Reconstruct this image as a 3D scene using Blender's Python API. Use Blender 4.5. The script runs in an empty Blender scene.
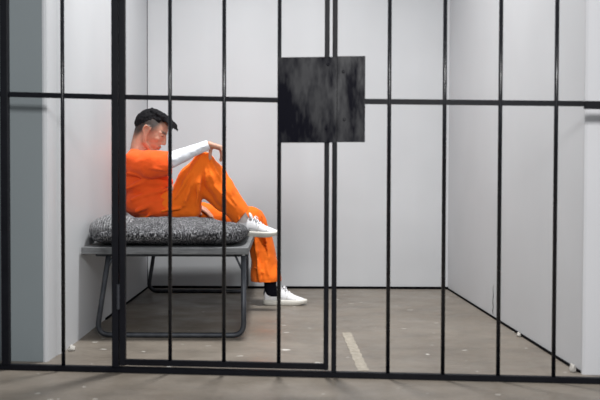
import bpy, bmesh, math, random, time
T0 = time.time()
from mathutils import Vector as V, Matrix, noise, Euler
random.seed(7)
SC = bpy.context.scene
COL = SC.collection
PI = math.pi

# ------------------------------------------------------------------ helpers
def link(name, me, mat=None, parent=None, smooth=False):
    o = bpy.data.objects.new(name, me); COL.objects.link(o)
    if mat: me.materials.append(mat)
    if parent: o.parent = parent
    if smooth:
        for p in me.polygons: p.use_smooth = True
    return o
def fin(name, bm, mat=None, parent=None, smooth=False):
    bmesh.ops.recalc_face_normals(bm, faces=bm.faces)
    me = bpy.data.meshes.new(name); bm.to_mesh(me); bm.free()
    return link(name, me, mat, parent, smooth)
def thing(name, label, cat, group=None, loc=(0, 0, 0)):
    o = bpy.data.objects.new(name, None); COL.objects.link(o); o.location = loc
    return tag(o, label, cat, group)
def tag(o, label, cat, group=None):
    o['label'] = label; o['category'] = cat
    if group: o['group'] = group
    return o
def keep(o, parent):          # parent without moving
    o.parent = parent
    o.matrix_parent_inverse = Matrix.Translation(parent.location).inverted()
    return o
def box(bm, lo, hi, bev=0):
    r = bmesh.ops.create_cube(bm, size=1)
    vs = r['verts']
    for v in vs:
        v.co = V([(lo[i] + hi[i]) / 2 + v.co[i] * (hi[i] - lo[i]) for i in range(3)])
    if bev:
        es = list({e for v in vs for e in v.link_edges})
        bmesh.ops.bevel(bm, geom=es, offset=bev, segments=2, affect='EDGES', profile=.5)
def prism(bm, pts, z0, z1):   # plan polygon extruded in z
    a = [bm.verts.new((x, y, z0)) for x, y in pts]
    b = [bm.verts.new((x, y, z1)) for x, y in pts]
    n = len(pts)
    bm.faces.new(a[::-1]); bm.faces.new(b)
    for i in range(n): bm.faces.new((a[i], a[(i + 1) % n], b[(i + 1) % n], b[i]))
def beam(bm, p, q, w, h, bev=.0015, up=V((0, 0, 1))):
    """rectangular bar from p to q; w across, h along 'up'"""
    p, q = V(p), V(q); d = (q - p).normalized()
    s = d.cross(up).normalized(); u = s.cross(d).normalized()
    vs = []
    for c in (p, q):
        for a, b in ((-1, -1), (1, -1), (1, 1), (-1, 1)):
            vs.append(bm.verts.new(c + s * a * w / 2 + u * b * h / 2))
    fs = [bm.faces.new(vs[:4][::-1]), bm.faces.new(vs[4:])]
    for i in range(4): fs.append(bm.faces.new((vs[i], vs[(i + 1) % 4], vs[4 + (i + 1) % 4], vs[4 + i])))
    if bev: bmesh.ops.bevel(bm, geom=list({e for f in fs for e in f.edges}), offset=bev, segments=2, affect='EDGES')
def rod(bm, p, q, r, seg=16, r2=None):
    p, q = V(p), V(q); d = q - p
    m = Matrix.Translation((p + q) / 2) @ d.to_track_quat('Z', 'Y').to_matrix().to_4x4()
    bmesh.ops.create_cone(bm, cap_ends=True, segments=seg, radius1=r, radius2=r if r2 is None else r2, depth=d.length, matrix=m)
def tube(bm, pts, r, seg=12, closed_ends=True):
    """swept round tube through points"""
    pts = [V(p) for p in pts]; rings = []; prev = None
    for i, p in enumerate(pts):
        t = (pts[min(i + 1, len(pts) - 1)] - pts[max(i - 1, 0)]).normalized()
        if prev is None: n = t.orthogonal().normalized()
        else: n = (prev - t * prev.dot(t)).normalized()
        prev = n; b = t.cross(n)
        rr = r[i] if isinstance(r, (list, tuple)) else r
        rings.append([bm.verts.new(p + (n * math.cos(a) + b * math.sin(a)) * rr) for a in [2 * PI * k / seg for k in range(seg)]])
    for a, b in zip(rings, rings[1:]):
        for k in range(seg): bm.faces.new((a[k], a[(k + 1) % seg], b[(k + 1) % seg], b[k]))
    if closed_ends: bm.faces.new(rings[0][::-1]); bm.faces.new(rings[-1])
def fillet(pts, rad, n=8):
    pts = [V(p) for p in pts]; out = [pts[0]]
    for i in range(1, len(pts) - 1):
        a = (pts[i - 1] - pts[i]).normalized(); b = (pts[i + 1] - pts[i]).normalized()
        ang = a.angle(b); t = rad / math.tan(ang / 2)
        s, e = pts[i] + a * t, pts[i] + b * t
        for k in range(n + 1):
            u = k / n; out.append(s * (1 - u) ** 2 + pts[i] * 2 * u * (1 - u) + e * u * u)
    out.append(pts[-1]); return out
_sph = {}
def sphere(bm, m, seg=20):
    """closed sphere transformed by m, added vertex by vertex"""
    if seg not in _sph:
        n = seg // 2; vs = [V((0, 0, -1))]
        for j in range(1, n):
            t = -PI / 2 + PI * j / n
            vs += [V((math.cos(t) * math.cos(2 * PI * i / seg), math.cos(t) * math.sin(2 * PI * i / seg), math.sin(t))) for i in range(seg)]
        vs.append(V((0, 0, 1))); L = len(vs) - 1; fs = []
        for i in range(seg):
            k = (i + 1) % seg
            fs.append((0, 1 + k, 1 + i)); fs.append((L, L - seg + i, L - seg + k))
            for j in range(n - 2):
                o = 1 + j * seg; fs.append((o + i, o + k, o + seg + k, o + seg + i))
        _sph[seg] = (vs, fs)
    vs, fs = _sph[seg]
    nv = [bm.verts.new(m @ v) for v in vs]
    for f in fs: bm.faces.new([nv[i] for i in f])
def cap(bm, p, q, r1, r2, seg=20):
    p, q = V(p), V(q)
    for c, r in ((p, r1), (q, r2)): sphere(bm, Matrix.Translation(c) @ Matrix.Scale(r, 4), seg)
    if (q - p).length > 1e-5:
        n = (q - p).normalized(); o = n.orthogonal().normalized(); b = n.cross(o); R = []
        for c, r in ((p, r1), (q, r2)):
            R.append([bm.verts.new(c + (o * math.cos(t) + b * math.sin(t)) * r) for t in [2 * PI * i / seg for i in range(seg)]])
        bm.faces.new(R[0][::-1]); bm.faces.new(R[1])
        for i in range(seg): bm.faces.new((R[0][i], R[0][(i + 1) % seg], R[1][(i + 1) % seg], R[1][i]))
def chain(bm, pts, seg=20):
    for (p, r), (q, s) in zip(pts, pts[1:]): cap(bm, p, q, r, s, seg)
def ell(bm, c, r, rot=(0, 0, 0), seg=28):
    m = Matrix.Translation(V(c)) @ Euler([math.radians(a) for a in rot]).to_matrix().to_4x4() @ Matrix.Diagonal((r[0], r[1], r[2], 1))
    sphere(bm, m, seg)
def remesh(bm, voxel, smooth=4, fac=.5):
    """union of everything in bm into one continuous skin; returns a new mesh"""
    me = bpy.data.meshes.new('tmp'); bm.to_mesh(me); bm.free()
    o = bpy.data.objects.new('tmp', me); COL.objects.link(o)
    m = o.modifiers.new('r', 'REMESH'); m.mode = 'VOXEL'; m.voxel_size = voxel; m.use_smooth_shade = True
    s = o.modifiers.new('s', 'SMOOTH'); s.factor = fac; s.iterations = smooth
    dg = bpy.context.evaluated_depsgraph_get(); dg.update()
    out = bpy.data.meshes.new_from_object(o.evaluated_get(dg))
    bpy.data.objects.remove(o); bpy.data.meshes.remove(me)
    out.materials.clear(); print('REMESH', len(out.vertices), round(time.time() - T0, 1))
    return out
def displace(me, f):
    n = [v.normal.copy() for v in me.vertices]
    for v, nn in zip(me.vertices, n): v.co += nn * f(v.co, nn)
    me.update()
def cut(me, p, nrm, rad):
    """open a sleeve / hem: remove what lies beyond the plane, near p"""
    bm = bmesh.new(); bm.from_mesh(me); p, nrm = V(p), V(nrm).normalized()
    near = [f for f in bm.faces if (f.calc_center_median() - p).length < rad]
    g = list({e for f in near for e in f.edges} | {v for f in near for v in f.verts}) + near
    bmesh.ops.bisect_plane(bm, geom=g, plane_co=p, plane_no=nrm)
    dl = [f for f in bm.faces if (f.calc_center_median() - p).length < rad and (f.calc_center_median() - p).dot(nrm) > 0]
    bmesh.ops.delete(bm, geom=dl, context='FACES')
    bm.to_mesh(me); bm.free(); me.update()
def solidify(o, t):
    m = o.modifiers.new('thickness', 'SOLIDIFY'); m.thickness = t; m.offset = -1

# ------------------------------------------------------------------ materials
def mat(name, col=(.5, .5, .5), rough=.5, metal=0, spec=.5):
    m = bpy.data.materials.new(name); m.use_nodes = True
    b = m.node_tree.nodes['Principled BSDF']
    b.inputs['Base Color'].default_value = (*col, 1); b.inputs['Roughness'].default_value = rough
    b.inputs['Metallic'].default_value = metal; b.inputs['Specular IOR Level'].default_value = spec
    return m, m.node_tree, b
def nz(nt, scale, detail=4, rough=.5, stretch=(1, 1, 1), loc=(0, 0, 0)):
    tc = nt.nodes.new('ShaderNodeTexCoord'); mp = nt.nodes.new('ShaderNodeMapping'); n = nt.nodes.new('ShaderNodeTexNoise')
    mp.inputs['Scale'].default_value = stretch; mp.inputs['Location'].default_value = loc
    n.inputs['Scale'].default_value = scale; n.inputs['Detail'].default_value = detail; n.inputs['Roughness'].default_value = rough
    nt.links.new(tc.outputs['Object'], mp.inputs[0]); nt.links.new(mp.outputs[0], n.inputs['Vector'])
    return n.outputs['Fac']
def ramp(nt, src, stops):
    r = nt.nodes.new('ShaderNodeValToRGB'); e = r.color_ramp.elements
    while len(e) < len(stops): e.new(.5)
    for k, (p, c) in zip(e, stops): k.position = p; k.color = (*c, 1)
    nt.links.new(src, r.inputs[0]); return r.outputs[0]
def mix(nt, fac, a, b, mode='MIX'):
    m = nt.nodes.new('ShaderNodeMix'); m.data_type = 'RGBA'; m.blend_type = mode
    for s, v in ((m.inputs[0], fac), (m.inputs[6], a), (m.inputs[7], b)):
        if isinstance(v, (int, float)): s.default_value = v
        elif isinstance(v, tuple): s.default_value = (*v, 1)
        else: nt.links.new(v, s)
    return m.outputs[2]
def bump(nt, b, src, strength=.3, dist=.002):
    n = nt.nodes.new('ShaderNodeBump'); n.inputs['Strength'].default_value = strength; n.inputs['Distance'].default_value = dist
    nt.links.new(src, n.inputs['Height']); nt.links.new(n.outputs[0], b.inputs['Normal'])
g3 = lambda v: (v, v, v)

def paint(name, col, rough=.55):
    m, nt, b = mat(name, col, rough)
    c = ramp(nt, nz(nt, 1.6, 3), [(.3, tuple(x * .96 for x in col)), (.7, tuple(min(1, x * 1.03) for x in col))])
    scuff = ramp(nt, nz(nt, 9, 6, .7, (1, 1, .35)), [(.66, g3(0)), (.8, g3(.10))])
    nt.links.new(mix(nt, scuff, c, tuple(x * .6 for x in col)), b.inputs['Base Color'])
    bump(nt, b, nz(nt, 120, 3), .12, .001); return m
M_wall = paint('white_paint', (.535, .546, .562))
M_wallR = paint('pale_grey_paint', (.515, .522, .535))
M_pillar = paint('shaded_grey_paint', (.20, .228, .238))  # grey paint with the left front's shade put into its colour
M_pillarR = paint('lit_white_paint', (.63, .63, .65))  # stronger light on the right front put into this whiter colour
M_black_gap, _, _ = mat('black_skirting', (.003, .003, .004), .9, 0, .05)

m, nt, b = mat('polished_concrete', (.3, .28, .25), .42); M_floor = m
c = ramp(nt, nz(nt, .9, 5, .6), [(.3, (.170, .142, .112)), (.5, (.225, .192, .157)), (.72, (.285, .248, .206))])
c2 = ramp(nt, nz(nt, 3.2, 6, .65, (1, 1.9, 1)), [(.32, g3(.54)), (.55, g3(.76)), (.8, g3(.80))])
c = mix(nt, .8, c, c2, 'MULTIPLY')
fine = ramp(nt, nz(nt, 42, 5, .7, (1, 1.4, 1)), [(.3, g3(.8)), (.7, g3(1.0))])
c = mix(nt, .7, c, fine, 'MULTIPLY')
sp = ramp(nt, nz(nt, 13, 2, .4, (1, 1.6, 1), (3, 1, 0)), [(.725, g3(0)), (.75, g3(.75))])
c = mix(nt, sp, c, (.62, .60, .56))
dk = ramp(nt, nz(nt, 7, 5, .7, (.5, 2.2, 1), (8, 2, 0)), [(.60, g3(0)), (.72, g3(.45))])
c = mix(nt, dk, c, (.12, .105, .09))
nt.links.new(c, b.inputs['Base Color'])
rr = ramp(nt, nz(nt, 5, 5), [(.3, g3(.32)), (.7, g3(.58))]); nt.links.new(rr, b.inputs['Roughness'])
bump(nt, b, nz(nt, 25, 6), .15, .004)

m, nt, b = mat('black_enamel', (.003, .0033, .006), .25, 0, .42); M_iron = m
nt.links.new(ramp(nt, nz(nt, 14, 5, .7), [(.35, (.0015, .0017, .004)), (.7, (.003, .0035, .0065))]), b.inputs['Base Color'])
nt.links.new(ramp(nt, nz(nt, 30, 4), [(.3, g3(.18)), (.7, g3(.30))]), b.inputs['Roughness'])
bump(nt, b, nz(nt, 90, 4), .08, .001)
m, nt, b = mat('flat_black_enamel', (.003, .0033, .006), .5, 0, .16); M_flat = m
nt.links.new(ramp(nt, nz(nt, 14, 5, .7), [(.35, (.0015, .0017, .004)), (.7, (.004, .0045, .0075))]), b.inputs['Base Color'])
bump(nt, b, nz(nt, 60, 4), .15, .001)
m, nt, b = mat('worn_edge_steel', (.035, .037, .045), .38, .3); M_worn = m
m, nt, b = mat('dark_brushed_steel', (.03, .03, .034), .42, 0, .15); M_plate = m
sm = ramp(nt, nz(nt, 7, 4, .6, (1.8, 1, .5), (1, 0, 4)), [(.42, (.004, .004, .008)), (.60, (.018, .018, .021))])
nt.links.new(sm, b.inputs['Base Color'])
nt.links.new(ramp(nt, nz(nt, 7, 4, .6, (1.8, 1, .5), (1, 0, 4)), [(.42, g3(.03)), (.60, g3(.24))]), b.inputs['Specular IOR Level'])
nt.links.new(ramp(nt, nz(nt, 12, 4, .6, (1.6, 1, .6)), [(.3, g3(.33)), (.7, g3(.55))]), b.inputs['Roughness'])

m, nt, b = mat('grey_bed_metal', (.09, .095, .105), .42, .4); M_bed = m
nt.links.new(ramp(nt, nz(nt, 20, 4), [(.3, (.03, .034, .042)), (.7, (.065, .07, .08))]), b.inputs['Base Color'])
m, nt, b = mat('grey_weathered_board', (.2, .2, .2), .6); M_board = m
nt.links.new(ramp(nt, nz(nt, 10, 6, .7, (1, 1, 9)), [(.3, (.07, .073, .076)), (.7, (.165, .17, .175))]), b.inputs['Base Color'])
bump(nt, b, nz(nt, 14, 6, .7, (1, 1, 8)), .4, .003)

m, nt, b = mat('heather_blanket', (.2, .2, .2), .95, 0, .1); M_blanket = m
a1 = nz(nt, 105, 4, .75, (1.5, 1.5, .5))
a2 = nz(nt, 11, 4, .6)
cc = ramp(nt, a1, [(.40, (.010, .010, .012)), (.5, (.075, .075, .082)), (.62, (.60, .60, .62))])
cc = mix(nt, .8, cc, ramp(nt, a2, [(.35, g3(.4)), (.65, g3(1.0))]), 'MULTIPLY')
nt.links.new(cc, b.inputs['Base Color']); bump(nt, b, a1, 1.0, .012)
m, nt, b = mat('knit_pillow', (.2, .2, .2), .95, 0, .1); M_knit = m
tc = nt.nodes.new('ShaderNodeTexCoord'); w = nt.nodes.new('ShaderNodeTexWave'); w.inputs['Scale'].default_value = 22; w.inputs['Distortion'].default_value = 3.5
w.inputs['Detail'].default_value = 2; w.inputs['Detail Scale'].default_value = 6
nt.links.new(tc.outputs['Object'], w.inputs[0])
cc = mix(nt, .55, ramp(nt, w.outputs['Fac'], [(.3, (.05, .05, .055)), (.6, (.34, .34, .35))]), ramp(nt, nz(nt, 90, 4, .75), [(.4, (.03, .03, .033)), (.62, (.45, .45, .46))]))
nt.links.new(cc, b.inputs['Base Color']); bump(nt, b, w.outputs['Fac'], .8, .008)

def cloth(name, col, rough=.85, fold=.5):
    m, nt, b = mat(name, col, rough, 0, .2)
    c = ramp(nt, nz(nt, 6, 3), [(.3, tuple(x * .93 for x in col)), (.7, tuple(min(1, x * 1.05) for x in col))])
    nt.links.new(c, b.inputs['Base Color'])
    bump(nt, b, nz(nt, 22, 5, .55, (1, 1, 1.6)), fold, .006)
    b.inputs['Sheen Weight'].default_value = .08
    return m
M_trouser = cloth('orange_cotton', (.90, .165, .010))
M_shirt = cloth('bounce_tinted_cotton', (.84, .100, .012))  # same orange cotton, reddened in its colour for light bounced on the torso
M_white = cloth('white_jersey', (.70, .72, .76), .8, .35)
M_sock, _, _ = mat('black_sock', (.008, .008, .013), .95, 0, .05)
M_ankle, _, _ = mat('white_sock', (.74, .68, .66), .9)
M_shoe, _, _ = mat('white_leather', (.80, .80, .82), .42)
M_sole, _, _ = mat('cream_rubber', (.70, .68, .62), .6)
M_lace, _, _ = mat('white_lace', (.86, .86, .88), .8)
M_heel, _, _ = mat('dark_heel_tab', (.03, .03, .04), .6)

m, nt, b = mat('skin', (.5, .25, .18), .48, 0, .4); M_skin = m
c = ramp(nt, nz(nt, 14, 4), [(.3, (.43, .225, .155)), (.7, (.53, .295, .21))])
at = nt.nodes.new('ShaderNodeAttribute'); at.attribute_name = 'stubble'
st = nt.nodes.new('ShaderNodeAttribute'); st.attribute_name = 'lip'
c = mix(nt, st.outputs['Fac'], c, (.42, .13, .10))
c = mix(nt, at.outputs['Fac'], c, (.030, .024, .022))
nt.links.new(c, b.inputs['Base Color'])
b.inputs['Subsurface Weight'].default_value = .12; b.inputs['Subsurface Radius'].default_value = (.012, .004, .002); b.inputs['Subsurface Scale'].default_value = 1
bump(nt, b, nz(nt, 160, 3), .1, .001)
m, nt, b = mat('black_hair', (.005, .0045, .006), .65, 0, .12); M_hair = m
bump(nt, b, nz(nt, 130, 4, .7, (.3, 1.4, 1)), .9, .006)
m, nt, b = mat('masking_tape', (.50, .45, .37), .6); M_tape = m
nt.links.new(ramp(nt, nz(nt, 30, 5, .7), [(.35, (.20, .175, .14)), (.6, (.33, .295, .24))]), b.inputs['Base Color'])
m, nt, b = mat('plaster', (.42, .40, .37), .9); M_chip = m
bump(nt, b, nz(nt, 90, 5), .5, .003)

# ------------------------------------------------------------------ the cell
def struct(o): o['kind'] = 'structure'; return o
H = 3.2
bm = bmesh.new(); box(bm, (-4.2, -1.5, -.1), (4.2, 7.2, 0)); struct(fin('floor', bm, M_floor))
bm = bmesh.new(); prism(bm, [(-1.40, 6.603), (1.70, 6.577), (1.70, 6.77), (-1.40, 6.80)], 0, H); struct(fin('wall_back', bm, M_wall))
bm = bmesh.new(); prism(bm, [(-1.093, 3.912), (-1.082, 3.935), (-1.078, 4.06), (-1.066, 4.10), (-1.062, 4.9), (-1.035, 6.602), (-1.30, 6.60), (-1.30, 3.93)], 0, H); struct(fin('wall_left', bm, M_wall))
bm = bmesh.new(); prism(bm, [(1.345, 6.578), (1.357, 3.70), (1.60, 3.68), (1.60, 6.576)], 0, H); struct(fin('wall_right', bm, M_wallR))
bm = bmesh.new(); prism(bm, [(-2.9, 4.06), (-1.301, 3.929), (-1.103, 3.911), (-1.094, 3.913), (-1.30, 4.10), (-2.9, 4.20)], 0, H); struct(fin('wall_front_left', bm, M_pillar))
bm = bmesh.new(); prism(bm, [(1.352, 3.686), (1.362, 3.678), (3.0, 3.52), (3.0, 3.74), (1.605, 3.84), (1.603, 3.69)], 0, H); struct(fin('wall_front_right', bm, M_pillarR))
bm = bmesh.new(); prism(bm, [(-1.103, 3.908), (-1.093, 3.904), (-1.083, 3.912), (-1.080, 3.93), (-1.093, 3.94)], 0, H); struct(fin('trim_1', bm, M_wall))
# black shadow-gap skirting
bm = bmesh.new(); prism(bm, [(-1.03, 6.602), (-1.03, 6.590), (1.344, 6.568), (1.344, 6.58)], 0, .018); struct(fin('baseboard_back', bm, M_black_gap))
bm = bmesh.new(); prism(bm, [(1.337, 6.568), (1.348, 3.72), (1.358, 3.71), (1.346, 6.568)], 0, .011); struct(fin('baseboard_right', bm, M_black_gap))
bm = bmesh.new(); prism(bm, [(-1.048, 5.1), (-1.028, 6.59), (-1.036, 6.6), (-1.060, 5.1)], 0, .010); struct(fin('baseboard_left', bm, M_black_gap))
# hairline cracks: right wall near the floor, back-left corner seam
bm = bmesh.new()
tube(bm, [(1.350, 5.21 + .006 * math.sin(k * 2.1), .02 + k * .023) for k in range(9)], [.0012, .003, .0022, .003, .0018, .0026, .0015, .0012, .0005], 6)
struct(fin('trim_2', bm, M_black_gap))
bm = bmesh.new(); tube(bm, [(-1.033, 6.600, .02), (-1.033, 6.600, H)], .0030, 6); struct(fin('trim_3', bm, M_bed))

# tape strip and plaster crumbs on the floor
bm = bmesh.new()
N = 24; rows = []
for k in range(N + 1):
    y = 3.74 + (4.68 - 3.74) * k / N
    rows.append([bm.verts.new((.362 + .003 * math.sin(k * 1.7), y, .0008)), bm.verts.new((.413 + .003 * math.sin(k * 2.3), y, .0008))])
for a, c in zip(rows, rows[1:]): bm.faces.new((a[0], a[1], c[1], c[0]))
tp = fin('tape_strip', bm, M_tape); solidify(tp, .0007); tp.modifiers[0].offset = 1
tag(tp, 'faded tan strip of tape stuck along the concrete floor', 'tape')
def crumb(x, y, s, label, seed):
    bm = bmesh.new(); bmesh.ops.create_icosphere(bm, subdivisions=3, radius=1)
    for v in bm.verts:
        v.co *= 1 + .45 * noise.noise(v.co * 1.5 + V((seed, 0, 0)))
        v.co = V((v.co.x * s[0], v.co.y * s[1], max(v.co.z, -.7) * s[2]))
    zmin = min(v.co.z for v in bm.verts)
    for v in bm.verts: v.co.z -= zmin
    o = fin('plaster_chip', bm, M_chip, None, True); o.location = (x, y, 0); tag(o, label, 'debris')
crumb(-1.035, 4.17, (.017, .02, .016), 'pale plaster crumb on the floor at the foot of the left wall', 1)
crumb(1.330, 4.58, (.010, .020, .013), 'small white plaster chip against the right wall skirting', 4)
crumb(1.328, 3.735, (.013, .020, .022), 'largest plaster chip, in the front corner by the right wall', 9)

# ------------------------------------------------------------------ bars and door
def gy(x): return 3.642 - .090 * x           # the bar front stands slightly askew to the cell
TOP = 2.42
fr = thing('cell_bars', 'fixed black steel bar front with bottom sill and crossbars, around the door', 'bars', loc=(.0, 3.64, 0))
def part(name, bm, m, par, smooth=False):
    o = fin(name, bm, m, None, smooth); keep(o, par); return o
def subpart(name, bm, m, par, root):
    o = fin(name, bm, m, None, False); o.parent = par
    o.matrix_parent_inverse = Matrix.Translation(root.location).inverted() @ Matrix.Identity(4)
    o.matrix_parent_inverse = (Matrix.Identity(4))
    return o
bm = bmesh.new(); beam(bm, (-1.9, gy(-1.9), .0125), (2.0, gy(2.0), .0125), .032, .025, .003); part('sill_rail', bm, M_flat, fr)
bm = bmesh.new(); beam(bm, (-1.9, gy(-1.9), TOP + .02), (2.0, gy(2.0), TOP + .02), .034, .04, .003); part('top_rail', bm, M_iron, fr)
def vbar(x, r, par, z0=.023, z1=TOP, name='bar', lean=0):
    bm = bmesh.new(); rod(bm, (x, gy(x), z0), (x + lean, gy(x), z1), r, 20); return part(name, bm, M_iron, par, False if r > .03 else True)
def vpost(x, w, d, par, z0=.023, z1=TOP, name='post'):
    bm = bmesh.new(); box(bm, (x - w / 2, gy(x) - d / 2, z0), (x + w / 2, gy(x) + d / 2, z1), .003); return part(name, bm, M_flat, par)
vpost(-1.226, .034, .034, fr)
vpost(-.722, .030, .036, fr)
vpost(.245, .0205, .030, fr)
for x in (-1.735, -1.48, -.962, .478, .712, .945, 1.176, 1.415, 1.66): vbar(x, .0088, fr)
for a, c in (((-1.9, 1.262), (-.722, 1.225)), ((.245, 1.2015), (1.29, 1.1845))):
    bm = bmesh.new(); beam(bm, (a[0], gy(a[0]), a[1]), (c[0], gy(c[0]), c[1]), .016, .0225, .002); part('crossbar', bm, M_flat, fr)
bm = bmesh.new(); beam(bm, (1.29, gy(1.29) - .002, 1.179), (2.0, gy(2.0), 1.168), .022, .033, .002); part('crossbar_end', bm, M_flat, fr)  # thicker black end length of the crossbar, across the right front wall

dr = thing('cell_door', 'hinged black steel bar door in front of the bed, with lock plate', 'door', loc=(-.69, 3.698, 0))
vpost(-.690, .027, .030, dr, .032, 2.38, 'stile')
vpost(.211, .0205, .026, dr, .032, 2.38, 'stile')
bm = bmesh.new(); beam(bm, (-.68, gy(-.68), .046), (.205, gy(.205), .046), .022, .026, .002); part('bottom_rail', bm, M_flat, dr)
bm = bmesh.new(); beam(bm, (-.68, gy(-.68), 2.37), (.205, gy(.205), 2.37), .024, .020, .002); part('top_rail', bm, M_iron, dr)
for x, l in ((-.477, 0), (-.237, 0), (.005, 0)): vbar(x, .0088, dr, .055, 2.37)
bm = bmesh.new(); beam(bm, (-.68, gy(-.68), 1.225), (.205, gy(.205), 1.202), .014, .021, .002); part('crossbar', bm, M_flat, dr)
for z in (.34, 2.02):
    bm = bmesh.new(); rod(bm, (-.7065, gy(-.7) - .022, z - .055), (-.7065, gy(-.7) - .022, z + .055), .0075, 14)
    rod(bm, (-.7065, gy(-.7) - .022, z - .002), (-.7065, gy(-.7) - .022, z + .002), .009, 14)
    part('hinge', bm, M_worn, dr)
def plate(x0, x1, z0, z1, t, par, rivs, off):
    bm = bmesh.new()
    p = V((x0, gy(x0) - off, (z0 + z1) / 2)); q = V((x1, gy(x1) - off, (z0 + z1) / 2))
    beam(bm, p, q, t, z1 - z0, .0012)
    o = part('lock_plate', bm, M_plate, par)
    for rx, rz in rivs:
        bm = bmesh.new()
        bmesh.ops.create_uvsphere(bm, u_segments=16, v_segments=8, radius=1, matrix=Matrix.Translation((rx, gy(rx) - off - t / 2, rz)) @ Matrix.Diagonal((.007, .003, .007, 1)))
        r = fin('rivet', bm, M_plate, None, True); r.parent = o
    return o
plate(.000, .2525, 1.021, 1.390, .006, dr, ((.2135, 1.357), (.206, 1.083)), .019)
plate(.2545, .373, 1.023, 1.392, .006, fr, ((.279, 1.325), (.284, 1.12)), .019)

# ------------------------------------------------------------------ bed
bed = thing('bed', 'narrow grey metal cot with looped tube legs against left wall', 'bed', loc=(-.6, 5.45, 0))
bm = bmesh.new()
box(bm, (-1.054, 4.46, .459), (-.158, 6.43, .4965), .004)
part('platform', bm, M_board, bed)
bm = bmesh.new()                                   # folded steel rim carrying the board
for p, q in (((-1.00, 4.62), (-.21, 4.62)), ((-1.00, 6.36), (-.21, 6.36)), ((-1.00, 4.62), (-1.00, 6.36)), ((-.21, 4.62), (-.21, 6.36))):
    beam(bm, (p[0], p[1], .446), (q[0], q[1], .446), .024, .024, .003)
part('rim', bm, M_bed, bed)
for y, s in ((4.50, 1), (6.30, 1)):
    bm = bmesh.new()
    xr = -.185 if y < 5 else -.235
    tube(bm, fillet([(-.915, y, .450), (-.985, y + .02, .0145), (xr, y + .02, .0145), (xr, y, .450)], .065), .0145, 14)
    part('leg', bm, M_bed, bed, True)
    d = .22 if y < 5 else -.22
    for x, dx in ((-.930, .045), (-.187, -.045)):
        bm = bmesh.new(); rod(bm, (x, y, .36), (x + dx, y, .455), .006, 10); part('brace', bm, M_bed, bed, True)

# blanket: superellipsoid slab, slack and lumpy, pressed down where the foot rests
def sp_(w, e): return math.copysign(abs(w) ** e, w)
bm = bmesh.new(); cx, cy, cz = -.610, 5.42, .566; rx, ry, rz = .434, .955, .078
NU, NV = 420, 90; grid = []
for j in range(NV + 1):
    ph = -PI / 2 + PI * j / NV; row = []; ex = .55 if ph > 0 else .30
    for i in range(NU):
        th = 2 * PI * i / NU
        x = sp_(math.cos(ph), ex) * sp_(math.cos(th), .22); y = sp_(math.cos(ph), ex) * sp_(math.sin(th), .22); z = sp_(math.sin(ph), .75)
        row.append(V((cx + rx * x, cy + ry * y, cz + rz * z)))
    grid.append(row)
def sst(a, b_, x):
    t = max(0, min(1, (x - a) / (b_ - a))); return t * t * (3 - 2 * t)
def soft(p):
    p = p.copy(); up = sst(-.02, .06, p.z - cz)
    p.z += up * (.010 * noise.noise(p * 4.1) + .008 * noise.noise(p * 11) - .008)
    dent = sst(-.50, -.34, p.x) * sst(4.80, 4.96, p.y) * (1 - sst(5.9, 6.1, p.y))
    seat = sst(-1.1, -.95, p.x) * (1 - sst(-.55, -.42, p.x)) * sst(5.0, 5.2, p.y) * (1 - sst(5.8, 6.0, p.y))
    p.z -= up * (.072 * dent + .030 * seat)
    side = 1 - up
    n = noise.noise(V((p.x * 9, p.y * 9, p.z * 22)))
    k = V((p.x - cx, p.y - cy, 0)).normalized()
    p += k * (.012 * n + .006 * noise.noise(p * 38))
    p.z += up * .004 * noise.noise(p * 40)
    p.z -= up * .06 * sst(-.93, -1.05, p.x)
    if p.x < -1.040: p.x = -1.040
    if p.z < .4975: p.z = .4975
    return p
vs = [[bm.verts.new(soft(p)) for p in r] for r in grid]
for j in range(NV):
    for i in range(NU):
        bm.faces.new((vs[j][i], vs[j][(i + 1) % NU], vs[j + 1][(i + 1) % NU], vs[j + 1][i]))
bmesh.ops.remove_doubles(bm, verts=bm.verts, dist=.0004)
bl = fin('blanket', bm, M_blanket, None, True)
tag(bl, 'thick black-and-white heather blanket spread over the metal cot', 'blanket')
# pillow at the wall end
bm = bmesh.new(); ell(bm, (-.935, 4.70, .588), (.124, .212, .076), (0, -8, 0), 60)
me = remesh(bm, .006, 3)
displace(me, lambda c, n: .010 * noise.noise(c * 9) + .004 * noise.noise(c * 30))
for v in me.vertices:
    if v.co.x < -1.040: v.co.x = -1.040
pw = link('pillow', me, M_knit, None, True); tag(pw, 'grey ribbed knit pillow at wall end of the cot, before the seated man', 'pillow')

# ------------------------------------------------------------------ the seated man
man = thing('person', 'black-haired man in orange uniform sitting on the cot, head bowed over raised knee', 'person', loc=(-.8, 5.45, .6))
HC = V((-.824, 5.485, 1.190)); HS = 1.10
HR = Euler((math.radians(0), math.radians(33), math.radians(-6))).to_matrix()
def hd(x, y, z): return HC + HR @ (V((x, y, z)) * HS)
def hell(bm, c, r, rot=(0, 0, 0), seg=28):
    m = Matrix.Translation(hd(*c)) @ HR.to_4x4() @ Euler([math.radians(a) for a in rot]).to_matrix().to_4x4() @ Matrix.Diagonal((r[0] * HS, r[1] * HS, r[2] * HS, 1))
    sphere(bm, m, seg)
def hch(bm, pts): chain(bm, [(hd(*p), r * HS) for p, r in pts], 14)

bm = bmesh.new()
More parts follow.
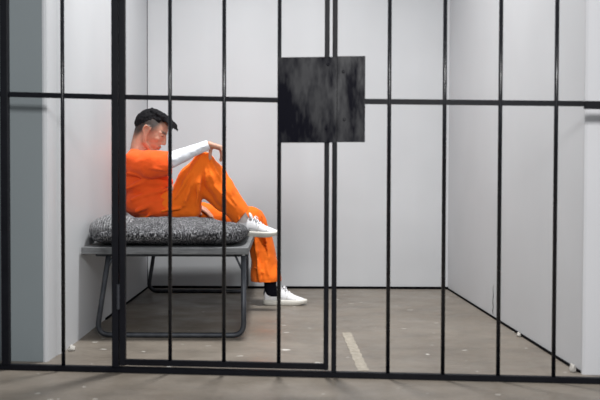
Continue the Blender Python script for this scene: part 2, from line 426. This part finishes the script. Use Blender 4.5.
# skull and face (x forward, z up in head space)
hell(bm, (-.010, 0, .012), (.098, .075, .092))
hell(bm, (.030, 0, -.015), (.062, .064, .085))
hell(bm, (.042, 0, -.060), (.050, .050, .055))          # jaw block
hell(bm, (.076, 0, -.104), (.020, .024, .016))          # chin
hch(bm, [((-.005, -.060, -.045), .018), ((.012, -.055, -.082), .016), ((.066, -.022, -.108), .014)])
hch(bm, [((-.005, .060, -.045), .018), ((.012, .055, -.082), .016), ((.066, .022, -.108), .014)])
for s in (-1, 1):
    hch(bm, [((.078, s * .012, .018), .009), ((.075, s * .034, .020), .009), ((.060, s * .050, .012), .008)])   # brow
    hell(bm, (.070, s * .034, .002), (.014, .016, .011))      # eyelid
    hell(bm, (.054, s * .041, -.028), (.026, .018, .022))     # cheekbone
    hell(bm, (.096, s * .010, -.040), (.010, .009, .008))     # nostril wing
hch(bm, [((.084, 0, .012), .008), ((.098, 0, -.012), .009), ((.106, 0, -.033), .0115)])   # nose
hch(bm, [((.088, -.018, -.066), .006), ((.097, 0, -.064), .0075), ((.088, .018, -.066), .006)])
hch(bm, [((.085, -.016, -.077), .006), ((.094, 0, -.078), .008), ((.085, .016, -.077), .006)])
for s in (-1, 1):                                               # ears: rim, bowl, lobe
    y = s * .078
    rim = [((.006, s * .072, -.018), .006), ((.004, y, .012), .006), ((-.006, s * .084, .028), .006), ((-.022, s * .088, .026), .006),
           ((-.031, s * .089, .008), .006), ((-.026, s * .086, -.012), .0058), ((-.012, s * .080, -.028), .0065), ((-.002, s * .073, -.034), .006)]
    rim = [((c_[0] * .92 - .002, c_[1] - s * .003, c_[2] * .86 - .016), r_ * .92) for c_, r_ in rim]
    hch(bm, rim); hell(bm, (-.013, s * .071, -.016), (.015, .008, .023))
# neck, trunk, limbs under the clothes
chain(bm, [(hd(-.040, 0, -.035), .062), (V((-.905, 5.50, 1.085)), .064), (V((-.915, 5.50, 1.0)), .070)])
ell(bm, (-.890, 5.49, .93), (.095, .165, .12), (0, -14, 0)); ell(bm, (-.875, 5.5, .82), (.095, .145, .13)); ell(bm, (-.845, 5.5, .695), (.11, .165, .095))
chain(bm, [(V((-.905, 5.345, .975)), .056), (V((-.667, 5.235, .975)), .040), (V((-.56, 5.26, 1.03)), .036), (V((-.434, 5.29, 1.080)), .024)])
chain(bm, [(V((-.905, 5.64, .975)), .056), (V((-.815, 5.84, .80)), .038), (V((-.562, 5.600, .692)), .024)])
chain(bm, [(V((-.79, 5.40, .70)), .085), (V((-.60, 5.37, .79)), .066), (V((-.475, 5.36, .975)), .052), (V((-.375, 5.38, .81)), .048), (V((-.240, 5.41, .618)), .033), (V((-.225, 5.415, .575)), .030)])
chain(bm, [(V((-.72, 5.60, .675)), .085), (V((-.45, 5.68, .602)), .065), (V((-.155, 5.735, .590)), .042), (V((-.10, 5.735, .40)), .045), (V((-.062, 5.74, .16)), .034), (V((-.055, 5.74, .10)), .032)])
# hands
def hand(bm, W, fwd, side, up, curls, thumb):
    """W wrist; fwd towards the knuckles; side towards the little finger; up = back of the hand"""
    W, fwd, side, up = V(W), V(fwd).normalized(), V(side).normalized(), V(up).normalized()
    side = (side - fwd * side.dot(fwd)).normalized(); up = up - fwd * up.dot(fwd) - side * up.dot(side); up.normalize()
    for s in (-.026, -.009, .009, .026):
        cap(bm, W + side * s * .6, W + fwd * .078 + side * s, .017, .0135, 12)
    L = [(.038, .022, .017), (.041, .024, .018), (.038, .022, .017), (.030, .018, .015)]
    for k, s in enumerate((-.030, -.010, .010, .029)):
        p = W + fwd * (.080 - abs(k - 1) * .004) + side * s; a = 0; r = .0108 if k < 3 else .0095
        for ln, cu in zip(L[k], curls[k]):
            a += math.radians(cu); d = fwd * math.cos(a) - up * math.sin(a) + side * s * 1.2
            q = p + d.normalized() * ln; cap(bm, p, q, r, r * .9, 12); p = q; r *= .9
    p = W + fwd * .018 - side * .018 - up * .004; r = .0135
    for (f, s, u, ln) in thumb:
        q = p + (fwd * f + side * s + up * u).normalized() * ln; cap(bm, p, q, r, r * .88, 12); p = q; r *= .88
hand(bm, (-.438, 5.29, 1.083), (.86, .10, -.24), (.1, -1, .12), (.3, 0, 1), [(62, 20, 15), (66, 15, 12), (56, 20, 15), (48, 22, 15)],
     [(.10, -.45, -.9, .044), (.20, .15, -.9, .032), (.3, .3, -.9, .026)])
hand(bm, (-.560, 5.598, .692), (.9, -.30, -.42), (.2, 1, 0), (.2, 0, 1), [(8, 12, 10), (6, 12, 10), (8, 14, 10), (10, 14, 10)],
     [(.6, -.7, -.2, .040), (.8, -.4, -.3, .032), (.9, -.1, -.2, .026)])
me = remesh(bm, .0042, 5, .5)
HRi = HR.inverted()
sa = me.attributes.new('stubble', 'FLOAT', 'POINT'); la = me.attributes.new('lip', 'FLOAT', 'POINT')
for i, v in enumerate(me.vertices):
    p = HRi @ (v.co - HC) / HS
    if abs(p.x) < .14 and abs(p.y) < .1 and abs(p.z) < .15:
        back = 1 - sst(.005, .050, p.x - .25 * max(0, p.z))
        line = -.028 - .072 * sst(-.018, -.055, p.x)
        a = .98 * back * sst(line - .030, line + .055, p.z + .006 * noise.noise(p * 50))
        if abs(p.y) > .070 and -.036 < p.x < .008 and -.05 < p.z < .010: a = 0
        # eyebrows
        if .060 < p.x and .014 < p.z < .027 and .010 < abs(p.y) < .050: a = max(a, .75)
        if .072 < p.x and abs(p.z - .0) < .0022 and .022 < abs(p.y) < .046: a = max(a, .85)   # closed lashes
        sa.data[i].value = a
        if p.x > .082 and -.083 < p.z < -.060 and abs(p.y) < .021: la.data[i].value = .6
body = link('body', me, M_skin, None, True); keep(body, man)

# hair: clipped sides blending into a thick top swept forward
bm = bmesh.new()
hell(bm, (-.018, 0, .014), (.104, .079, .102))
hell(bm, (.010, 0, .062), (.090, .066, .056), (0, -6, 0))
me2 = None
rnd = random.Random(3)
for k in range(150):
    a = rnd.uniform(-1, 1); t = rnd.random()
    x0 = -.07 + .13 * t; y0 = a * .052
    z0 = .100 - 1.6 * (x0 - .0) ** 2 - 5 * y0 * y0 + .008
    L = rnd.uniform(.045, .075)
    p0 = V((x0, y0, z0)); p1 = V((x0 + L * .55, y0 * 1.02, z0 + .006 - max(0, x0 + .02) * .22)); p2 = V((x0 + L, y0 * 1.0 + rnd.uniform(-.006, .006), z0 - .004 - max(0, x0 + .03) * .42))
    hch(bm, [(tuple(p0), .0085), (tuple(p1), .007), (tuple(p2), .0028)])
for k in range(60):          # fringe
    y0 = rnd.uniform(-.050, .050); L = rnd.uniform(.5, 1.1); e = rnd.uniform(-.016, .010); q = 1.2 * abs(y0)
    hch(bm, [((.030, y0, .096), .014), ((.070, y0, .101 - q * .3), .012), ((.088 + .024 * L, y0 * .95, .088 - q * .4 + e), .008), ((.094 + .030 * L, y0 * .9 + e * .4, .070 + e), .004)])
me = remesh(bm, .0042, 2, .5)
hb = bmesh.new(); hb.from_mesh(me)
dl = []
for f in hb.faces:           # hairline: keep crown, trim the face, the sides above the ears and the nape
    p = HRi @ (f.calc_center_median() - HC) / HS
    lim = .062 + (.014 if p.x > .03 else 0) - 1.25 * max(0, -.015 - p.x)
    if p.z < lim + .012 * noise.noise(p * 60): dl.append(f)
bmesh.ops.delete(hb, geom=dl, context='FACES'); hb.to_mesh(me); hb.free()
me.update(); displace(me, lambda c, n: .004 * noise.noise(c * 55) + .002 * noise.noise(c * 120))
for v in me.vertices:       # let the edge of the hair lie down on the scalp
    p = HRi @ (v.co - HC) / HS
    lim = .062 + (.014 if p.x > .03 else 0) - 1.25 * max(0, -.015 - p.x)
    if p.x < .06:
        k = 1 - .055 * (1 - sst(0, .04, p.z - lim))
        v.co = HC + HR @ (V((p.x * k, p.y * k, p.z)) * HS)
hair = link('hair', me, M_hair, None, True); solidify(hair, .003); keep(hair, man)

# ---- shirt
bm = bmesh.new()
ell(bm, (-.893, 5.49, .935), (.125, .190, .115), (0, -14, 0)); ell(bm, (-.870, 5.49, .83), (.140, .185, .140)); ell(bm, (-.860, 5.49, .705), (.158, .205, .115))
ell(bm, (-.815, 5.42, .76), (.115, .125, .115), (0, 20, 0)); ell(bm, (-.790, 5.41, .855), (.108, .115, .085), (0, 20, 0)); ell(bm, (-.782, 5.365, .690), (.100, .085, .085), (0, 25, 0))
chain(bm, [(V((-.940, 5.42, .985)), .065), (V((-.915, 5.50, 1.020)), .066), (V((-.930, 5.58, 1.000)), .065)])
chain(bm, [(V((-.915, 5.365, .970)), .083), (V((-.80, 5.29, .952)), .088), (V((-.655, 5.235, .957)), .084), (V((-.60, 5.235, .985)), .080)])
chain(bm, [(V((-.915, 5.62, .985)), .083), (V((-.87, 5.74, .87)), .078), (V((-.830, 5.83, .81)), .06)])
# folds: raised creases lying on the cloth
for a, c, r in (((-.97, 5.30, .80), (-.72, 5.315, .90), .016), ((-.93, 5.30, .73), (-.70, 5.32, .80), .018), ((-.90, 5.285, .66), (-.71, 5.31, .735), .020),
                ((-.84, 5.30, .62), (-.70, 5.33, .70), .018), ((-.86, 5.235, .93), (-.70, 5.17, .915), .014), ((-.93, 5.285, .96), (-.78, 5.205, .985), .014),
                ((-.80, 5.22, 1.00), (-.67, 5.175, .985), .008), ((-.96, 5.31, .90), (-.84, 5.29, .87), .014)):
    m_ = (V(a) + V(c)) / 2 + V((0, -.004, .006)); chain(bm, [(V(a), r * .5), (m_, r), (V(c), r * .5)], 12)
me = remesh(bm, .007, 5, .6)
displace(me, lambda c, n: .013 * noise.noise(V((c.x * 8, c.y * 6, c.z * 14))) + .004 * noise.noise(V((c.x * 20, c.y * 16, c.z * 30))))
cut(me, (-.680, 5.235, .960), (1, 0, .10), .20)
cut(me, (-.895, 5.50, 1.064), (.35, 0, 1), .10)
for v in me.vertices:
    if v.co.x < -1.044: v.co.x = -1.044
sh = link('shirt', me, M_shirt, None, True); solidify(sh, .003); keep(sh, man)

# ---- white undersleeve
bm = bmesh.new()
chain(bm, [(V((-.70, 5.24, .975)), .050), (V((-.667, 5.235, .983)), .050), (V((-.60, 5.245, 1.013)), .045), (V((-.52, 5.27, 1.048)), .037), (V((-.445, 5.29, 1.078)), .031), (V((-.41, 5.29, 1.088)), .030)])
for k in range(6):
    t = k / 5; c = V((-.66, 5.235, .985)).lerp(V((-.48, 5.28, 1.066)), t)
    r = .049 - .018 * t; d = V((.2, 0, .98))
    chain(bm, [(c + V((-.02, -r * .8, -r * .5)), .006), (c + V((.01, -r * .97, .0)), .008), (c + V((.03, -r * .5, r * .75)), .005)], 10)
me = remesh(bm, .005, 4, .6)
displace(me, lambda c, n: .004 * noise.noise(V((c.x * 22, c.y * 20, c.z * 30))))
cut(me, (-.438, 5.29, 1.080), (.9, 0, .38), .08)
us = link('undersleeve', me, M_white, None, True); solidify(us, .002); keep(us, man)
us['label'] = 'white long sleeve from elbow to wrist'
bm = bmesh.new(); chain(bm, [(V((-.815, 5.84, .80)), .045), (V((-.69, 5.73, .746)), .039), (V((-.59, 5.625, .702)), .030), (V((-.57, 5.607, .694)), .029)])
me = remesh(bm, .005, 4, .6); displace(me, lambda c, n: .004 * noise.noise(V((c.x * 22, c.y * 20, c.z * 30))))
us = link('undersleeve', me, M_white, None, True); keep(us, man)
us['label'] = 'white long sleeve from elbow to wrist'

# ---- trousers
bm = bmesh.new()
ell(bm, (-.835, 5.49, .690), (.150, .195, .100)); ell(bm, (-.77, 5.42, .70), (.13, .12, .095))
chain(bm, [(V((-.78, 5.40, .695)), .095), (V((-.628, 5.37, .745)), .085), (V((-.550, 5.365, .866)), .088), (V((-.478, 5.360, .970)), .070)])
chain(bm, [(V((-.66, 5.40, .680)), .080), (V((-.55, 5.39, .665)), .062), (V((-.562, 5.385, .74)), .075), (V((-.53, 5.37, .87)), .078)])
chain(bm, [(V((-.478, 5.360, .970)), .070), (V((-.425, 5.365, .895)), .084), (V((-.355, 5.375, .785)), .086), (V((-.285, 5.39, .690)), .074), (V((-.225, 5.41, .610)), .066), (V((-.19, 5.415, .565)), .062)])
chain(bm, [(V((-.72, 5.60, .670)), .09), (V((-.45, 5.68, .605)), .078), (V((-.165, 5.73, .598)), .076), (V((-.125, 5.735, .47)), .083), (V((-.092, 5.74, .30)), .092), (V((-.078, 5.74, .19)), .101), (V((-.074, 5.74, .10)), .102)])
chain(bm, [(V((-.475, 5.385, .80)), .052), (V((-.425, 5.390, .752)), .050), (V((-.36, 5.395, .70)), .05)])
def crease(a, c, r, bulge=(0, -.006, 0)):
    m_ = (V(a) + V(c)) / 2 + V(bulge); chain(bm, [(V(a), r * .4), (m_, r), (V(c), r * .4)], 12)
# gathers fanning down from the knee on the side towards the bars
for a, c, r in (((-.500, 5.298, 1.000), (-.585, 5.285, .72), .013), ((-.480, 5.295, .985), (-.520, 5.295, .70), .012), ((-.515, 5.292, .975), (-.650, 5.275, .74), .014),
                ((-.465, 5.292, .975), (-.455, 5.29, .85), .010), ((-.445, 5.290, .965), (-.395, 5.29, .80), .012), ((-.430, 5.295, .99), (-.345, 5.295, .83), .010),
                ((-.40, 5.285, .82), (-.28, 5.315, .68), .011), ((-.325, 5.30, .80), (-.245, 5.335, .665), .010),
                ((-.62, 5.30, .68), (-.74, 5.29, .66), .014), ((-.255, 5.33, .625), (-.235, 5.345, .555), .010), ((-.215, 5.345, .66), (-.18, 5.35, .58), .009),
                ((-.17, 5.655, .60), (-.13, 5.645, .25), .012), ((-.11, 5.65, .62), (-.07, 5.645, .38), .010), ((-.14, 5.645, .35), (-.12, 5.64, .16), .013), ((-.08, 5.645, .30), (-.055, 5.65, .16), .010),
                ((-.13, 5.65, .49), (-.07, 5.655, .44), .009), ((-.165, 5.66, .27), (-.10, 5.64, .23), .009)):
    crease(a, c, r)
me = remesh(bm, .0065, 4, .55)
def wr(c, n):
    return .010 * noise.noise(V((c.x * 15, c.y * 9, c.z * 8))) + .005 * noise.noise(V((c.x * 34, c.y * 20, c.z * 18)))
displace(me, wr)
cut(me, (-.232, 5.41, .622), (.76, 0, -.64), .14)
cut(me, (-.075, 5.74, .165), (.03, 0, -1), .21)
for v in me.vertices:
    if v.co.x < -1.040: v.co.x = -1.040
tr = link('trousers', me, M_trouser, None, True); solidify(tr, .003); keep(tr, man)

# ---- socks and shoes
def sock(pts, m, voxel=.004):
    bm = bmesh.new(); chain(bm, pts); me = remesh(bm, voxel, 2)
    displace(me, lambda c, n: .0012 * noise.noise(c * 60)); o = link('sock', me, m, None, True); keep(o, man); return o
s1 = sock([(V((-.100 + .045, 5.74, .20)), .046), (V((-.052, 5.74, .13)), .042), (V((-.045, 5.74, .085)), .043), (V((.0, 5.74, .062)), .036)], M_sock)
s1['label'] = 'black sock of the foot on the floor'

def shoe(mtx, dark):
    """white sneaker, toe towards +x, heel at x=0, sole on z=0"""
    secs = [  # x, half width, height of the upper, z of bottom, width factor at top
        (.000, .020, .060, .022, .9), (.008, .031, .074, .018, .75), (.030, .036, .080, .018, .68), (.060, .036, .076, .018, .66), (.090, .036, .083, .018, .60),
        (.115, .038, .090, .018, .48), (.140, .041, .079, .018, .50), (.170, .045, .064, .018, .55), (.200, .047, .052, .018, .6), (.230, .045, .043, .018, .65),
        (.255, .039, .037, .018, .7), (.275, .028, .030, .018, .75), (.286, .014, .024, .019, .8)]
    root = bpy.data.objects.new('shoe', None)
    bm = bmesh.new(); rings = []; S = 28
    for (x, w, h, z0, tf) in secs:
        ring = []
        for k in range(S):
            a = 2 * PI * k / S
            cy_, sz = sp_(math.cos(a), .8), sp_(math.sin(a), .85)
            z = (z0 + h) / 2 + (h - z0) / 2 * sz
            f = 1 - (1 - tf) * max(0, (z - z0) / (h - z0)) ** 1.4
            ring.append(bm.verts.new((x, w * cy_ * f, z)))
        rings.append(ring)
    for a, c in zip(rings, rings[1:]):
        for k in range(S): bm.faces.new((a[k], a[(k + 1) % S], c[(k + 1) % S], c[k]))
    bm.faces.new(rings[0][::-1]); bm.faces.new(rings[-1])
    bmesh.ops.recalc_face_normals(bm, faces=bm.faces); bmesh.ops.transform(bm, matrix=mtx, verts=bm.verts)
    up = fin('shoe', bm, M_shoe, None, True); sd = up.modifiers.new('s', 'SUBSURF'); sd.levels = 1; sd.render_levels = 2
    keep(up, man)
    def sub(name, bm, m, smooth=True):
        bmesh.ops.transform(bm, matrix=mtx, verts=bm.verts); o = fin(name, bm, m, None, smooth)
        o.parent = up; o.matrix_parent_inverse = up.matrix_parent_inverse.copy()
        o.matrix_parent_inverse = Matrix.Identity(4); return o
    # sole
    outl = [(-.004, .018), (.004, .030), (.030, .039), (.080, .039), (.120, .041), (.170, .048), (.210, .050), (.240, .046), (.265, .037), (.284, .022), (.292, .008)]
    pts = outl + [(x, -w) for x, w in reversed(outl)]
    bm = bmesh.new()
    lv = [(0, .93), (.004, 1.0), (.022, 1.0), (.026, .96)]; rs = []
    for z, s in lv:
        rs.append([bm.verts.new(((x - .14) * s + .14, y * s, z + (.010 * sst(.22, .30, x) if z < .01 else .004 * sst(.22, .3, x)))) for x, y in pts])
    n = len(pts)
    for a, c in zip(rs, rs[1:]):
        for k in range(n): bm.faces.new((a[k], a[(k + 1) % n], c[(k + 1) % n], c[k]))
    bm.faces.new(rs[0][::-1]); bm.faces.new(rs[-1])
    sub('sole', bm, M_sole)
    # laces criss-crossing the instep, tongue, heel tab
    bm = bmesh.new()
    for k in range(5):
        x = .125 + k * .019; z = .0895 - k * .0112
        for s in (-1, 1):
            tube(bm, [(x, s * -.020, z - .006), (x + .006, s * -.008, z + .0015), (x + .012, s * .008, z - .003), (x + .018, s * .021, z - .016)], .0026, 8)
    for s in (-1, 1):
        tube(bm, [(.128, 0, .092), (.136, s * .014, .096), (.150, s * .028, .086), (.146, s * .034, .074)], .002, 8)
    sub('laces', bm, M_lace)
    bm = bmesh.new(); ell(bm, (.108, 0, .093), (.010, .022, .024), (0, -28, 0), 20); sub('tongue', bm, M_shoe)
    bm = bmesh.new(); ell(bm, (.003, 0, .064), (.007, .020, .019), (0, 8, 0), 20); sub('heel_tab', bm, dark)
    # stitched toe and side overlays
    for s in (-1, 1):
        for pts_ in ([(.150, s * .0405, .028), (.158, s * .038, .046), (.164, s * .030, .058)], [(.045, s * .0375, .028), (.040, s * .034, .050), (.032, s * .028, .072)],
                     [(.212, s * .044, .030), (.214, s * .032, .044), (.216, s * .012, .050)]):
            bm = bmesh.new(); tube(bm, pts_, .0014, 6); sub('seam', bm, M_sole)
    return up
def frame(o, fwd, up):
    f = V(fwd).normalized(); u = V(up); u = (u - f * u.dot(f)).normalized(); s = u.cross(f)
    m_ = Matrix((f, s, u)).transposed().to_4x4(); m_.translation = V(o); return m_
a = shoe(frame((-.094, 5.742, .001), (1, -.06, 0), (0, 0, 1)) @ Matrix.Diagonal((1.02, 1.05, 1.32, 1)), M_heel); a['label'] = 'white sneaker flat on the floor'
a = shoe(frame((-.285, 5.425, .502), (.99, -.10, -.03), (.08, -.16, 1)) @ Matrix.Diagonal((1.01, 1.0, 1.32, 1)), M_shoe); a['label'] = 'white sneaker crossed over the other knee'
s2 = sock([(V((-.250, 5.41, .650)), .038), (V((-.230, 5.415, .605)), .038), (V((-.205, 5.42, .575)), .036), (V((-.17, 5.42, .565)), .030)], M_ankle)
s2['label'] = 'pale sock of the raised foot'

# ------------------------------------------------------------------ light
def area(name, loc, aim, size, power, col=(1, 1, 1), sy=None):
    l = bpy.data.lights.new(name, 'AREA'); l.energy = power; l.color = col; l.shape = 'RECTANGLE'; l.size = size; l.size_y = sy or size
    o = bpy.data.objects.new(name, l); COL.objects.link(o); o.location = loc
    o.rotation_euler = (V(aim) - V(loc)).to_track_quat('-Z', 'Y').to_euler(); return o
area('cell_ceiling_light', (.0, 4.7, 4.1), (0, 4.7, 0), .4, 74, (1, .995, .985)).data.spread = math.radians(112)
area('corridor_light', (.5, -.4, 2.3), (0, 5.0, .9), .5, 122, (1, .995, .99))
W = bpy.data.worlds.new('studio'); SC.world = W; W.use_nodes = True
W.node_tree.nodes['Background'].inputs[0].default_value = (.90, .95, 1.0, 1); W.node_tree.nodes['Background'].inputs[1].default_value = .40

# ------------------------------------------------------------------ camera
cd = bpy.data.cameras.new('camera'); co = bpy.data.objects.new('camera', cd); COL.objects.link(co)
cd.sensor_width = 36; cd.lens = 834 / 600 * 36; cd.shift_x = .0367
co.location = (0, 0, .86)
co.matrix_world = Matrix.Translation((0, 0, .86)) @ Matrix.Rotation(PI / 2 - .0241, 4, 'X') @ Matrix.Rotation(.0026, 4, 'Z')
cd.dof.use_dof = True; cd.dof.focus_distance = 5.4; cd.dof.aperture_fstop = 2.8
SC.camera = co
SC.view_settings.view_transform = 'Standard'; SC.view_settings.look = 'None'; SC.view_settings.gamma = 1
SC.view_settings.exposure = .12
